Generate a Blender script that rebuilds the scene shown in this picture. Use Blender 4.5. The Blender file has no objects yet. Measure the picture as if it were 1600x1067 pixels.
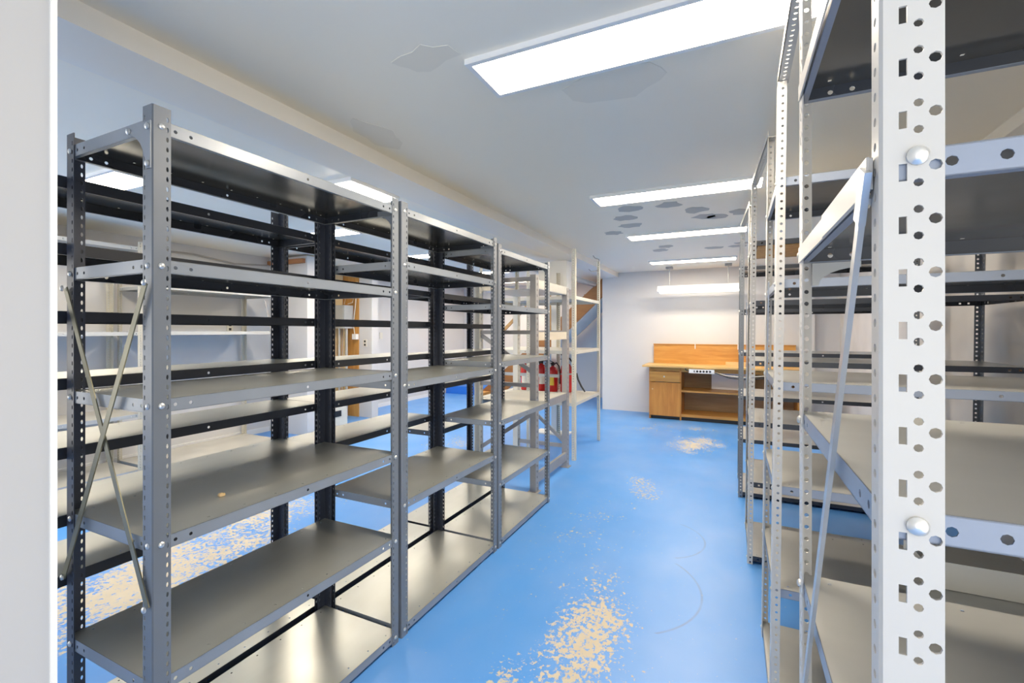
import bpy, math, random
from mathutils import Vector, Matrix
random.seed(7)
SC = bpy.context.scene
COL = SC.collection
PI = math.pi

# ------------------------------------------------------------------ camera, world, exposure
cam_d = bpy.data.cameras.new('camera')
cam = bpy.data.objects.new('camera', cam_d)
COL.objects.link(cam)
YAW = math.atan2(346, 723)
cam.location = (0, 0, 1.42)
cam.rotation_euler = (PI / 2, 0, YAW)
cam_d.sensor_width = 36
cam_d.lens = 36 * 723 / 1600
cam_d.shift_y = -16.5 / 1600
cam_d.clip_start = 0.02
SC.camera = cam

w = bpy.data.worlds.new('world')
SC.world = w
w.use_nodes = True
bg = w.node_tree.nodes['Background']
bg.inputs[0].default_value = (1.0, 0.965, 0.89, 1)
bg.inputs[1].default_value = 3.0
SC.view_settings.view_transform = 'Standard'
SC.view_settings.look = 'None'
SC.view_settings.exposure = 0.3
SC.view_settings.gamma = 1
SC.view_settings.use_curve_mapping = False
SC.cycles.max_bounces = 10
SC.cycles.diffuse_bounces = 6
SC.cycles.glossy_bounces = 5
SC.cycles.caustics_reflective = False
SC.cycles.caustics_refractive = False
SC.cycles.sample_clamp_indirect = 6
LAMP = 38.0

# ------------------------------------------------------------------ materials
def nmat(name, base, rough=0.5, metal=0.0, spec=0.5, emit=None, estr=0):
    m = bpy.data.materials.new(name)
    m.use_nodes = True
    b = m.node_tree.nodes['Principled BSDF']
    b.inputs['Base Color'].default_value = (*base, 1)
    b.inputs['Roughness'].default_value = rough
    b.inputs['Metallic'].default_value = metal
    b.inputs['Specular IOR Level'].default_value = spec
    if emit:
        b.inputs['Emission Color'].default_value = (*emit, 1)
        b.inputs['Emission Strength'].default_value = estr
    return m

class NT:
    def __init__(s, m):
        s.m = m; s.t = m.node_tree; s.b = s.t.nodes['Principled BSDF']
    def n(s, typ, **kw):
        n = s.t.nodes.new(typ)
        for k, v in kw.items():
            setattr(n, k, v)
        return n
    def l(s, a, b):
        s.t.links.new(a, b)
    def pos(s):
        if not hasattr(s, 'g'):
            s.g = s.n('ShaderNodeNewGeometry')
        return s.g.outputs['Position']
    def obj(s):
        if not hasattr(s, 'tc'):
            s.tc = s.n('ShaderNodeTexCoord')
        return s.tc.outputs['Object']
    def mapping(s, src, scale=(1, 1, 1), loc=(0, 0, 0)):
        n = s.n('ShaderNodeMapping')
        n.inputs['Scale'].default_value = scale
        n.inputs['Location'].default_value = loc
        s.l(src, n.inputs['Vector'])
        return n.outputs[0]
    def noise(s, vec, scale, detail=4, rough=0.5, dist=0):
        n = s.n('ShaderNodeTexNoise')
        n.inputs['Scale'].default_value = scale
        n.inputs['Detail'].default_value = detail
        n.inputs['Roughness'].default_value = rough
        n.inputs['Distortion'].default_value = dist
        if vec is not None:
            s.l(vec, n.inputs['Vector'])
        return n.outputs['Fac']
    def math(s, op, a, b=None, clamp=False):
        n = s.n('ShaderNodeMath', operation=op)
        n.use_clamp = clamp
        for i, x in enumerate((a, b)):
            if x is None:
                continue
            if isinstance(x, (int, float)):
                n.inputs[i].default_value = x
            else:
                s.l(x, n.inputs[i])
        return n.outputs[0]
    def ramp(s, fac, stops):
        n = s.n('ShaderNodeValToRGB')
        e = n.color_ramp.elements
        while len(e) < len(stops):
            e.new(0.5)
        for i, (p, c) in enumerate(stops):
            e[i].position = p
            e[i].color = (c, c, c, 1) if isinstance(c, (int, float)) else (*c, 1)
        s.l(fac, n.inputs[0])
        return n.outputs[0]
    def mix(s, fac, a, b):
        n = s.n('ShaderNodeMix', data_type='RGBA')
        for i, x in ((0, fac), (6, a), (7, b)):
            if isinstance(x, (int, float)):
                n.inputs[i].default_value = x
            elif isinstance(x, tuple):
                n.inputs[i].default_value = (*x, 1)
            else:
                s.l(x, n.inputs[i])
        return n.outputs[2]
    def bump(s, h, strength=0.2, dist=0.01):
        n = s.n('ShaderNodeBump')
        n.inputs['Strength'].default_value = strength
        n.inputs['Distance'].default_value = dist
        s.l(h, n.inputs['Height'])
        s.l(n.outputs[0], s.b.inputs['Normal'])

def paint(name, base, rough=0.35, metal=0.0, var=0.12, spec=0.5):
    """painted sheet steel: faint mottling and fine scratches"""
    m = nmat(name, base, rough, metal, spec)
    t = NT(m)
    nz = t.noise(t.obj(), 5, 2, 0.5)
    dark = tuple(c * (1 - var) for c in base); light = tuple(min(1, c * (1 + var)) for c in base)
    t.l(t.mix(nz, dark, light), t.b.inputs['Base Color'])
    r = t.noise(t.obj(), 6, 2)
    t.l(t.math('MULTIPLY_ADD', r, 0.16) if False else t.ramp(r, [(0.3, max(0.05, rough - 0.05)), (0.75, rough + 0.05)]), t.b.inputs['Roughness'])
    return m

def plate(name, base, rough, metal, long_axis):
    """worn rolled steel shelf top: brushed streaks, smudges, scratches"""
    m = nmat(name, base, rough, metal, 0.5)
    t = NT(m)
    sc = (1.5, 12, 3) if long_axis == 'x' else (12, 1.5, 3)
    st = t.noise(t.mapping(t.obj(), sc), 1.6, 2, 0.5)
    sm = t.noise(t.obj(), 3.2, 1, 0.4)
    f = t.math('ADD', t.math('MULTIPLY', st, 0.15), t.math('MULTIPLY', sm, 0.85))
    c = t.ramp(f, [(0.2, tuple(x * 0.85 for x in base)), (0.5, base), (0.8, tuple(min(1, x * 1.15) for x in base))])
    t.l(c, t.b.inputs['Base Color'])
    t.l(t.ramp(f, [(0.3, rough + 0.03), (0.7, rough - 0.02)]), t.b.inputs['Roughness'])
    return m

M = {}
M['post_slate'] = paint('post_slate', (0.18, 0.20, 0.23), 0.38, 0.1)
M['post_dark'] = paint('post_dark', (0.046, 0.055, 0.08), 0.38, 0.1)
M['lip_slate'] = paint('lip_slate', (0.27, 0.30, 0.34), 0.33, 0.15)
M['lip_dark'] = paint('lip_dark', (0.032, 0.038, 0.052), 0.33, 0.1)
M['lip_blue'] = paint('lip_blue', (0.25, 0.29, 0.37), 0.36, 0.1)
M['plate_y'] = plate('plate_y', (0.515, 0.53, 0.50), 0.31, 0.55, 'y')
M['plate_x'] = plate('plate_x', (0.56, 0.565, 0.55), 0.32, 0.5, 'x')
M['cream'] = paint('cream', (0.54, 0.53, 0.51), 0.36, 0.0, 0.04)
M['cream_old'] = paint('cream_old', (0.60, 0.57, 0.48), 0.45, 0.0, 0.1)
M['shelf_grey'] = paint('shelf_grey', (0.5, 0.51, 0.5), 0.4, 0.1, 0.08)
M['under_shade'] = paint('under_shade', (0.17, 0.17, 0.165), 0.2, 0.55)  # shade below the shelves put into a darker underside colour
M['lip_back_shade'] = paint('lip_back_shade', (0.045, 0.052, 0.068), 0.3, 0.1)  # shaded inner side of the lips, darkened in the colour itself
M['olive'] = paint('olive', (0.19, 0.18, 0.125), 0.4, 0.5)
M['galv'] = paint('galv', (0.52, 0.54, 0.56), 0.34, 0.6, 0.15)
M['bolt'] = nmat('bolt', (0.75, 0.75, 0.73), 0.28, 0.7)
M['rack_grey'] = paint('rack_grey', (0.33, 0.32, 0.32), 0.42, 0.2)
M['rack_cream'] = paint('rack_cream', (0.62, 0.6, 0.54), 0.45, 0.1)
M['white_gloss'] = nmat('white_gloss', (0.85, 0.85, 0.85), 0.3)
M['white_plastic'] = nmat('white_plastic', (0.78, 0.8, 0.86), 0.4)
M['black'] = nmat('black', (0.015, 0.015, 0.017), 0.4)
M['dark_hole'] = nmat('dark_hole', (0.02, 0.02, 0.02), 0.8)
M['red'] = nmat('red', (0.55, 0.02, 0.02), 0.25)
M['yellow'] = nmat('yellow', (0.75, 0.55, 0.05), 0.4)
M['label_white'] = nmat('label_white', (0.8, 0.8, 0.78), 0.5)
M['meter'] = nmat('meter', (0.5, 0.52, 0.53), 0.45, 0.1)
M['conduit'] = nmat('conduit', (0.62, 0.62, 0.6), 0.35, 0.4)
M['cable_white'] = nmat('cable_white', (0.72, 0.68, 0.58), 0.5)
M['cable_grey'] = nmat('cable_grey', (0.35, 0.33, 0.31), 0.5)
M['beige'] = nmat('beige', (0.72, 0.69, 0.6), 0.4)
M['blue_box'] = nmat('blue_box', (0.02, 0.19, 0.72), 0.45)
M['bag_dark'] = nmat('bag_dark', (0.06, 0.05, 0.08), 0.7)
M['lamp'] = nmat('lamp', (0.9, 0.9, 0.9), 0.4, emit=(1.0, 0.86, 0.67), estr=LAMP)
M['tube'] = nmat('tube', (0.9, 0.9, 0.85), 0.4, emit=(1.0, 0.97, 0.88), estr=3.5)

def wood(name, c1, c2, rough=0.4, axis='x', scale=1.0):
    m = nmat(name, c1, rough)
    t = NT(m)
    sc = {'x': (1.2, 14, 14), 'y': (14, 1.2, 14), 'z': (14, 14, 1.2)}[axis]
    g = t.noise(t.mapping(t.obj(), tuple(s * scale for s in sc)), 1.3, 6, 0.6, 0.7)
    t.l(t.ramp(g, [(0.3, c2), (0.62, c1)]), t.b.inputs['Base Color'])
    return m
M['bench_wood'] = wood('bench_wood', (0.64, 0.34, 0.085), (0.47, 0.2, 0.04), 0.35)
M['bench_front'] = wood('bench_front', (0.6, 0.27, 0.055), (0.46, 0.175, 0.03), 0.35, 'z')
M['bench_top'] = wood('bench_top', (0.74, 0.49, 0.2), (0.6, 0.36, 0.12), 0.4)
M['bench_inner'] = wood('bench_inner', (0.42, 0.3, 0.17), (0.34, 0.23, 0.12), 0.6)
M['pine'] = wood('pine', (0.75, 0.56, 0.3), (0.62, 0.42, 0.2), 0.5)
M['ply_orange'] = wood('ply_orange', (0.62, 0.33, 0.09), (0.47, 0.21, 0.05), 0.5, 'z')
M['ply_pale'] = wood('ply_pale', (0.76, 0.62, 0.38), (0.68, 0.5, 0.26), 0.6, 'z')
M['stair_wood'] = wood('stair_wood', (0.34, 0.14, 0.035), (0.25, 0.095, 0.02), 0.45)
M['rail_wood'] = wood('rail_wood', (0.5, 0.3, 0.12), (0.4, 0.22, 0.08), 0.4)
M['board'] = wood('board', (0.68, 0.61, 0.49), (0.6, 0.52, 0.4), 0.6, 'y')
M['plank_red'] = wood('plank_red', (0.45, 0.2, 0.08), (0.33, 0.13, 0.05), 0.6)
M['deck'] = plate('deck', (0.56, 0.54, 0.48), 0.4, 0.1, 'y')

# walls
def wall_mat(name, base, patch, amt, scale=1.1):
    m = nmat(name, base, 0.55)
    t = NT(m)
    a = t.noise(t.pos(), scale, 3, 0.5)
    t.l(t.mix(t.ramp(a, [(0.42, 0.0), (0.66, amt)]), base, patch), t.b.inputs['Base Color'])
    t.bump(t.noise(t.pos(), 60, 3), 0.05, 0.002)
    return m
M['wall'] = wall_mat('wall', (0.67, 0.665, 0.665), (0.645, 0.635, 0.63), 1.0)
M['wall_rough'] = wall_mat('wall_rough', (0.72, 0.69, 0.66), (0.62, 0.59, 0.565), 0.9, 1.7)
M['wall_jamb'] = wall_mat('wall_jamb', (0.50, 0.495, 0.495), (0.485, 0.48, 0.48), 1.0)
M['beam_paint'] = nmat('beam_paint', (0.88, 0.84, 0.77), 0.4)
M['trim_white'] = nmat('trim_white', (0.84, 0.83, 0.8), 0.4)
m = nmat('ceiling_paint', (0.94, 0.88, 0.75), 0.4, spec=0.4)
t = NT(m)
a = t.noise(t.pos(), 0.9, 3, 0.5)
t.l(t.mix(a, (0.92, 0.855, 0.735), (0.95, 0.89, 0.775)), t.b.inputs['Base Color'])
t.l(t.ramp(t.noise(t.pos(), 2.2, 3), [(0.2, 0.34), (0.8, 0.46)]), t.b.inputs['Roughness'])
t.bump(t.noise(t.pos(), 1.6, 2), 0.02, 0.02)
M['ceiling'] = m
M['patch'] = nmat('patch', (0.5, 0.49, 0.46), 0.6)
M['patch_light'] = nmat('patch_light', (0.86, 0.80, 0.69), 0.42)

# floor: glossy blue paint worn through to tan concrete in known places
m = nmat('floor_paint', (0.05, 0.22, 0.68), 0.28, spec=0.5)
t = NT(m)
P = t.pos()
PX = t.n('ShaderNodeSeparateXYZ'); t.l(P, PX.inputs[0])
def blob(cx, cy, rx, ry, rot=0.0):
    """1 in the middle of a worn patch, 0 outside"""
    mp = t.n('ShaderNodeMapping', vector_type='TEXTURE')
    mp.inputs['Location'].default_value = (cx, cy, 0)
    mp.inputs['Rotation'].default_value = (0, 0, rot)
    mp.inputs['Scale'].default_value = (rx, ry, 1)
    t.l(P, mp.inputs['Vector'])
    sx = t.n('ShaderNodeSeparateXYZ'); t.l(mp.outputs[0], sx.inputs[0])
    d = t.math('SQRT', t.math('ADD', t.math('POWER', sx.outputs[0], 2), t.math('POWER', sx.outputs[1], 2)))
    return t.math('SUBTRACT', 1.0, d, True)
blobs = [(-0.62, 2.02, 0.27, 0.85, 0.0, 0.52), (-0.6, 1.55, 0.5, 0.6, 0.0, 0.42), (-3.05, 1.5, 0.6, 1.35, 0.1, 0.58), (-3.2, 2.4, 0.5, 0.9, 0, 0.45),
         (-0.42, 6.25, 0.42, 0.8, -0.2, 0.5), (-0.74, 4.3, 0.2, 0.5, 0.3, 0.42), (-0.55, 7.2, 0.9, 0.35, 0.0, 0.32),
         (-1.2, 6.9, 0.6, 0.3, 0.0, 0.32), (-0.9, 3.1, 0.5, 1.4, 0.1, 0.22), (-3.2, 5.0, 0.8, 0.8, 0.1, 0.3)]
acc = None
for (cx, cy, rx, ry, ro, st) in blobs:
    b = t.math('MULTIPLY', t.math('POWER', blob(cx, cy, rx, ry, ro), 0.6), st)
    acc = b if acc is None else t.math('MAXIMUM', acc, b)
chip = t.noise(t.mapping(P, (1, 0.8, 1)), 40, 8, 0.72, 0.3)
big = t.noise(P, 5.0, 4, 0.6)
lvl = t.math('ADD', t.math('ADD', t.math('MULTIPLY', chip, 0.75), t.math('MULTIPLY', big, 0.25)), t.math('MULTIPLY', acc, 0.42))
peel = t.ramp(lvl, [(0.660, 0.0), (0.672, 1.0)])
speck = t.ramp(t.noise(P, 55, 3, 0.6), [(0.70, 0.0), (0.72, 0.8)])
mott = t.noise(P, 1.3, 2, 0.5)
blue = t.mix(mott, (0.075, 0.29, 0.75), (0.11, 0.345, 0.81))
hz = t.noise(t.mapping(P, (1, 0.6, 1)), 2.2, 3, 0.55)
blue = t.mix(t.ramp(hz, [(0.4, 0.0), (0.75, 0.3)]), blue, (0.3, 0.45, 0.78))
tanc = t.mix(t.noise(P, 9, 4), (0.53, 0.47, 0.36), (0.65, 0.59, 0.47))
c = t.mix(t.math('MAXIMUM', peel, t.math('MULTIPLY', speck, 0.55)), blue, tanc)
# scuffed tyre arcs down the aisle
def arc(cx, cy, r, ylo, yhi):
    dx = t.math('SUBTRACT', PX.outputs[0], cx); dy = t.math('SUBTRACT', PX.outputs[1], cy)
    d = t.math('SQRT', t.math('ADD', t.math('POWER', dx, 2), t.math('POWER', dy, 2)))
    ln = t.math('SUBTRACT', 1.0, t.math('MULTIPLY', t.math('ABSOLUTE', t.math('SUBTRACT', d, r)), 110), True)
    lim = t.math('MULTIPLY', t.math('GREATER_THAN', PX.outputs[1], ylo), t.math('LESS_THAN', PX.outputs[1], yhi))
    side = t.math('GREATER_THAN', dx, 0.0)
    return t.math('MULTIPLY', t.math('MULTIPLY', ln, lim), side)
ar = t.math('MAXIMUM', arc(-0.62, 2.62, 0.47, 2.25, 2.98), arc(-0.48, 3.32, 0.31, 3.05, 3.6))
c = t.mix(t.math('MULTIPLY', ar, t.math('MULTIPLY', t.noise(P, 9, 3), 0.75)), c, (0.1, 0.13, 0.25))
t.l(c, t.b.inputs['Base Color'])
rr = t.ramp(t.noise(P, 2.5, 3, 0.5), [(0.3, 0.3), (0.7, 0.4)])
t.l(t.mix(peel, rr, (0.75, 0.75, 0.75)), t.b.inputs['Roughness'])
t.bump(t.math('SUBTRACT', t.math('MULTIPLY', t.noise(P, 25, 3), 0.15), t.math('MULTIPLY', peel, 0.5)), 0.25, 0.004)
M['floor'] = m

# ------------------------------------------------------------------ mesh helpers
class MB:
    def __init__(s):
        s.v = []; s.f = []; s.m = []
    def add(s, vs, fs, mi=0):
        o = len(s.v)
        s.v += [tuple(p) for p in vs]
        s.f += [tuple(i + o for i in f) for f in fs]
        s.m += [mi] * len(fs)
    def box(s, a, b, mi=0):
        (x0, y0, z0), (x1, y1, z1) = a, b
        x0, x1 = min(x0, x1), max(x0, x1); y0, y1 = min(y0, y1), max(y0, y1); z0, z1 = min(z0, z1), max(z0, z1)
        s.add([(x0, y0, z0), (x1, y0, z0), (x1, y1, z0), (x0, y1, z0), (x0, y0, z1), (x1, y0, z1), (x1, y1, z1), (x0, y1, z1)],
              [(0, 3, 2, 1), (4, 5, 6, 7), (0, 1, 5, 4), (1, 2, 6, 5), (2, 3, 7, 6), (3, 0, 4, 7)], mi)
    def bar(s, p, q, wdir, w, t, mi=0):
        """flat bar p->q, width w along wdir, thickness t"""
        p, q = Vector(p), Vector(q)
        d = (q - p).normalized()
        wd = Vector(wdir); wd = (wd - d * wd.dot(d)).normalized()
        n = d.cross(wd)
        a = wd * w / 2; b = n * t / 2
        vs = [p - a - b, p + a - b, p + a + b, p - a + b, q - a - b, q + a - b, q + a + b, q - a + b]
        s.add(vs, [(0, 3, 2, 1), (4, 5, 6, 7), (0, 1, 5, 4), (1, 2, 6, 5), (2, 3, 7, 6), (3, 0, 4, 7)], mi)
    def tube(s, pts, r, n=8, mi=0, cap=True):
        pts = [Vector(p) for p in pts]
        o = len(s.v)
        for i, p in enumerate(pts):
            d = (pts[min(i + 1, len(pts) - 1)] - pts[max(i - 1, 0)]).normalized()
            up = Vector((0, 0, 1)) if abs(d.z) < 0.9 else Vector((1, 0, 0))
            a = d.cross(up).normalized(); b = d.cross(a)
            rr = r[i] if isinstance(r, (list, tuple)) else r
            for k in range(n):
                an = 2 * PI * k / n
                s.v.append(tuple(p + a * math.cos(an) * rr + b * math.sin(an) * rr))
        for i in range(len(pts) - 1):
            for k in range(n):
                k2 = (k + 1) % n
                s.f.append((o + i * n + k, o + i * n + k2, o + (i + 1) * n + k2, o + (i + 1) * n + k)); s.m.append(mi)
        if cap:
            s.f.append(tuple(o + k for k in range(n))[::-1]); s.m.append(mi)
            s.f.append(tuple(o + (len(pts) - 1) * n + k for k in range(n))); s.m.append(mi)
    def lathe(s, prof, c=(0, 0, 0), n=16, mi=0):
        o = len(s.v)
        for (r, z) in prof:
            for k in range(n):
                an = 2 * PI * k / n
                s.v.append((c[0] + r * math.cos(an), c[1] + r * math.sin(an), c[2] + z))
        for i in range(len(prof) - 1):
            for k in range(n):
                k2 = (k + 1) % n
                s.f.append((o + i * n + k, o + i * n + k2, o + (i + 1) * n + k2, o + (i + 1) * n + k)); s.m.append(mi)
    def prism(s, poly, O, U, V, N, mi=0):
        """polygon (u,v) extruded by vector N"""
        O, U, V, N = Vector(O), Vector(U), Vector(V), Vector(N)
        k = len(poly)
        vs = [O + U * a + V * b for a, b in poly] + [O + U * a + V * b + N for a, b in poly]
        fs = [tuple(range(k))[::-1], tuple(range(k, 2 * k))]
        fs += [(i, (i + 1) % k, (i + 1) % k + k, i + k) for i in range(k)]
        s.add(vs, fs, mi)
    def strip(s, O, U, V, N, w, h, t, holes, uc, hw, hh, n=8, half=None, mi=0, mb_=None):
        """sheet strip w (along U) x h (along V), thickness t inward (-N), real holes at V positions"""
        O, U, V, N = Vector(O), Vector(U), Vector(V), Vector(N)
        half = half or hh * 1.6
        mb_ = mi if mb_ is None else mb_
        def P(u, v, d): return O + U * u + V * v - N * d
        def solid(v0, v1):
            if v1 - v0 < 1e-6: return
            s.add([P(0, v0, 0), P(w, v0, 0), P(w, v1, 0), P(0, v1, 0), P(0, v0, t), P(w, v0, t), P(w, v1, t), P(0, v1, t)],
                  [(0, 1, 2, 3), (7, 6, 5, 4)], mi)
            s.m[-1] = mb_
        cur = 0.0
        for vc in holes:
            v0, v1 = vc - half, vc + half
            solid(cur, v0)
            if n == 8:
                rim = [(w, vc), (w, v1), (uc, v1), (0, v1), (0, vc), (0, v0), (uc, v0), (w, v0)]
                hole = [(uc + hw * math.cos(k * PI / 4), vc + hh * math.sin(k * PI / 4)) for k in range(8)]
            else:
                rim = [(w, v1), (0, v1), (0, v0), (w, v0)]
                hole = [(uc + hw, vc + hh), (uc - hw, vc + hh), (uc - hw, vc - hh), (uc + hw, vc - hh)]
            k = len(rim)
            vs = [P(a, b, 0) for a, b in rim] + [P(a, b, 0) for a, b in hole] + [P(a, b, t) for a, b in rim] + [P(a, b, t) for a, b in hole]
            fs = []
            for i in range(k):
                j = (i + 1) % k
                fs += [(i, j, k + j, k + i), (2 * k + j, 2 * k + i, 3 * k + i, 3 * k + j), (k + i, k + j, 3 * k + j, 3 * k + i)]
            s.add(vs, fs, mi)
            for q in range(k): s.m[len(s.m) - 3 * k + 3 * q + 1] = mb_
            cur = v1
        solid(cur, h)
        s.add([P(0, 0, 0), P(0, h, 0), P(0, h, t), P(0, 0, t)], [(0, 1, 2, 3)], mi)
        s.add([P(w, 0, 0), P(w, h, 0), P(w, h, t), P(w, 0, t)], [(0, 1, 2, 3)], mi)
        s.add([P(0, h, 0), P(w, h, 0), P(w, h, t), P(0, h, t)], [(0, 1, 2, 3)], mi)
        s.add([P(0, 0, 0), P(w, 0, 0), P(w, 0, t), P(0, 0, t)], [(0, 1, 2, 3)], mi)
    def mesh(s, name, mats, smooth=False):
        me = bpy.data.meshes.new(name)
        me.from_pydata(s.v, [], s.f)
        if not isinstance(mats, (list, tuple)): mats = [mats]
        for m_ in mats: me.materials.append(M[m_])
        me.polygons.foreach_set('material_index', s.m)
        if smooth:
            me.polygons.foreach_set('use_smooth', [True] * len(me.polygons))
            me.update()
            try: me.set_sharp_from_angle(angle=math.radians(40))
            except Exception: pass
        me.update()
        return me

def link(name, me, parent=None, loc=(0, 0, 0), rot=(0, 0, 0)):
    o = bpy.data.objects.new(name, me)
    o.location = loc; o.rotation_euler = rot
    if parent: o.parent = parent
    COL.objects.link(o)
    return o
def part(name, mb, mats, parent, loc=(0, 0, 0), smooth=False, label=None):
    o = link(name, mb.mesh(name, mats, smooth), parent, loc)
    if label: o['label'] = label
    return o
def tag(o, label, cat, group=None):
    o['label'] = label; o['category'] = cat
    if group: o['group'] = group
    return o
def thing(name, label, cat, loc=(0, 0, 0), group=None):
    return tag(link(name, None, None, loc), label, cat, group)
def solo(name, mb, mats, label, cat, loc=(0, 0, 0), group=None, smooth=False):
    return tag(link(name, mb.mesh(name, mats, smooth), None, loc), label, cat, group)
def struct(name, mb, mats, parent=None):
    o = link(name, mb.mesh(name, mats), parent)
    if not parent: o['kind'] = 'structure'
    return o
def B(*boxes):
    mb = MB()
    for a, b in boxes: mb.box(a, b)
    return mb

# ------------------------------------------------------------------ the room
XL, XR, YN, YB, ZC = -5.95, 1.45, -2.6, 8.3, 2.46
struct('floor', B(((XL - .1, YN - 1.5, -0.1), (XR + .1, 10.6, 0))), 'floor')
ceil = struct('ceiling', B(((XL - .1, YN, ZC), (XR + .1, 10.6, ZC + 0.1))), 'ceiling')
# (unseen openings added near the front of the left wall to brighten that side)
struct('wall_left', B(((XL - .1, 1.15, 0), (XL, 9.7, ZC)), ((XL - .1, YN, 2.3), (XL, 1.15, ZC)), ((XL - .1, YN, 0), (XL, 1.15, .3)), ((XL - .1, YN, .3), (XL, -2.4, 2.3))), 'wall')
struct('wall_right', B(((XR, .25, 0), (XR + .1, 10.5, ZC)), ((XR, YN, 2.3), (XR + .1, .25, ZC)), ((XR, YN, 0), (XR + .1, -2.45, 2.3))), 'wall_rough')
struct('wall_back', B(((-2.15, YB, 0), (1.11, YB + .12, ZC), ), ((-2.15, YB + .12, 0), (-2.03, 9.7, ZC))), 'wall')
struct('wall_recess', B(((XL, 9.7, 0), (-2.03, 9.8, ZC)), ((1.0, YB + .121, 0), (XR, YB + .22, ZC))), 'wall')
# wall behind the photographer, with an open loading door to daylight
struct('wall_front', B(((XL, YN - .1, 0), (-5.7, YN, ZC)), ((-5.7, YN - .1, 0), (-3.4, YN, .3)), ((-5.7, YN - .1, 2.3), (-3.4, YN, ZC)), ((-3.4, YN - .1, 0), (-0.4, YN, ZC)), ((-0.4, YN - .1, 2.3), (1.3, YN, ZC)), ((1.3, YN - .1, 0), (XR, YN, ZC))), 'wall')  # left-hand opening is unseen, added to bring daylight onto the left side
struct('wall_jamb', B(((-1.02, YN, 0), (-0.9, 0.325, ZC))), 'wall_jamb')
struct('trim_1', B(((-0.9, 0.318, 0), (-0.8975, 0.3255, ZC))), 'trim_white')
# dropped beam over the left racking
struct('trim_2', B(((-2.15, YN, ZC - 0.08), (-1.86, YB, ZC))), 'beam_paint')
# bulkhead along the right wall
struct('trim_3', B(((1.22, YN, ZC - 0.07), (XR, YB, ZC))), 'beam_paint')
# stub walls of the electrical niche
stub1 = struct('wall_stub', B(((XL, 4.45, 0), (-5.2, 4.62, ZC - 0.02))), 'wall')
stub2 = struct('wall_stub', B(((XL, 5.83, 0), (-5.33, 5.98, ZC - 0.02))), 'wall')
struct('baseboard_left', B(((XL, 2.0, 0), (XL + .012, 4.44, 0.07)), ((XL, 6.0, 0), (XL + .012, 8.85, 0.07))), 'trim_white')

# plaster patches on the ceiling
def patch(x, y, rx, ry, mat='patch', seed=0):
    rnd = random.Random(seed)
    mb = MB()
    poly = []
    for k in range(14):
        a = 2 * PI * k / 14
        r = 1 + rnd.uniform(-.22, .22)
        poly.append((x + math.cos(a) * rx * r, y + math.sin(a) * ry * r))
    mb.prism(poly, (0, 0, ZC - 0.0015), (1, 0, 0), (0, 1, 0), (0, 0, 0.0014))
    part('plaster_patch', mb, mat, ceil)
for i, a in enumerate([(-.80, 3.99, .1, .1), (-.48, 4.0, .1, .09), (-.29, 4.27, .09, .11), (-.24, 4.55, .1, .09), (-.12, 4.6, .09, .1),
                       (.07, 4.5, .1, .1), (-.9, 4.3, .1, .1), (-.92, 4.62, .12, .1), (-1.15, 4.9, .09, .1),
                       (-.75, 5.95, .09, .1), (-.85, 6.2, .1, .1), (-.22, 6.3, .11, .09), (.05, 6.3, .1, .1), (.1, 6.1, .1, .07)]):
    patch(*a, seed=i)
for i, a in enumerate([(-1.06, 1.45, .13, .07), (-.45, 1.95, .22, .12), (-1.7, 1.9, .1, .2)]):
    patch(*a, mat='patch_light', seed=40 + i)

# ------------------------------------------------------------------ ceiling lights
def ceiling_light(x, y, label, ln=1.2, wd=0.28):
    t_ = thing('ceiling_light', label, 'light', (x, y, ZC), 'flat troffer lights on the ceiling')
    f = .022
    part('frame', B(((0, 0, -.022), (ln, f, 0)), ((0, wd - f, -.022), (ln, wd, 0)), ((0, f, -.022), (f, wd - f, 0)), ((ln - f, f, -.022), (ln, wd - f, 0))), 'white_gloss', t_)
    part('diffuser', B(((f, f, -.016), (ln - f, wd - f, -.006))), 'lamp', t_)
for x, y, lb in [(-.93, 1.52, 'nearest and largest glowing ceiling panel light, over the aisle'),
                 (-1.0, 3.47, 'second glowing ceiling panel from the front, over the aisle'),
                 (-1.06, 5.05, 'third glowing ceiling panel from the front, just past the grey plaster patches'),
                 (-1.15, 7.1, 'farthest aisle ceiling panel, above the hanging shop light'),
                 (-4.75, 1.55, 'nearest left-hand ceiling panel, seen beyond the top shelf of the near slate unit'),
                 (-4.7, 3.42, 'left-hand ceiling panel seen under the top shelves beside the first rear post'),
                 (-4.7, 5.05, 'third left-hand ceiling panel, peeking between the top shelves of the middle slate unit'),
                 (-4.7, 7.0, 'fourth left-hand ceiling panel, seen through the far end of the middle slate unit'),
                 (-4.75, 8.55, 'farthest left-hand ceiling panel, above the stairs')]:
    ceiling_light(x, y, lb)

t_ = thing('ceiling_light', 'small glowing ceiling light beside the dropped beam, just above the nearest left unit', 'light', (-2.58, 2.34, ZC))
part('frame', B(((0, 0, -.03), (.02, .5, 0)), ((.24, 0, -.03), (.26, .5, 0)), ((.02, 0, -.03), (.24, .02, 0)), ((.02, .48, -.03), (.24, .5, 0))), 'white_gloss', t_)
part('diffuser', B(((.021, .021, -.04), (.239, .479, -.006))), 'lamp', t_)

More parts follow.
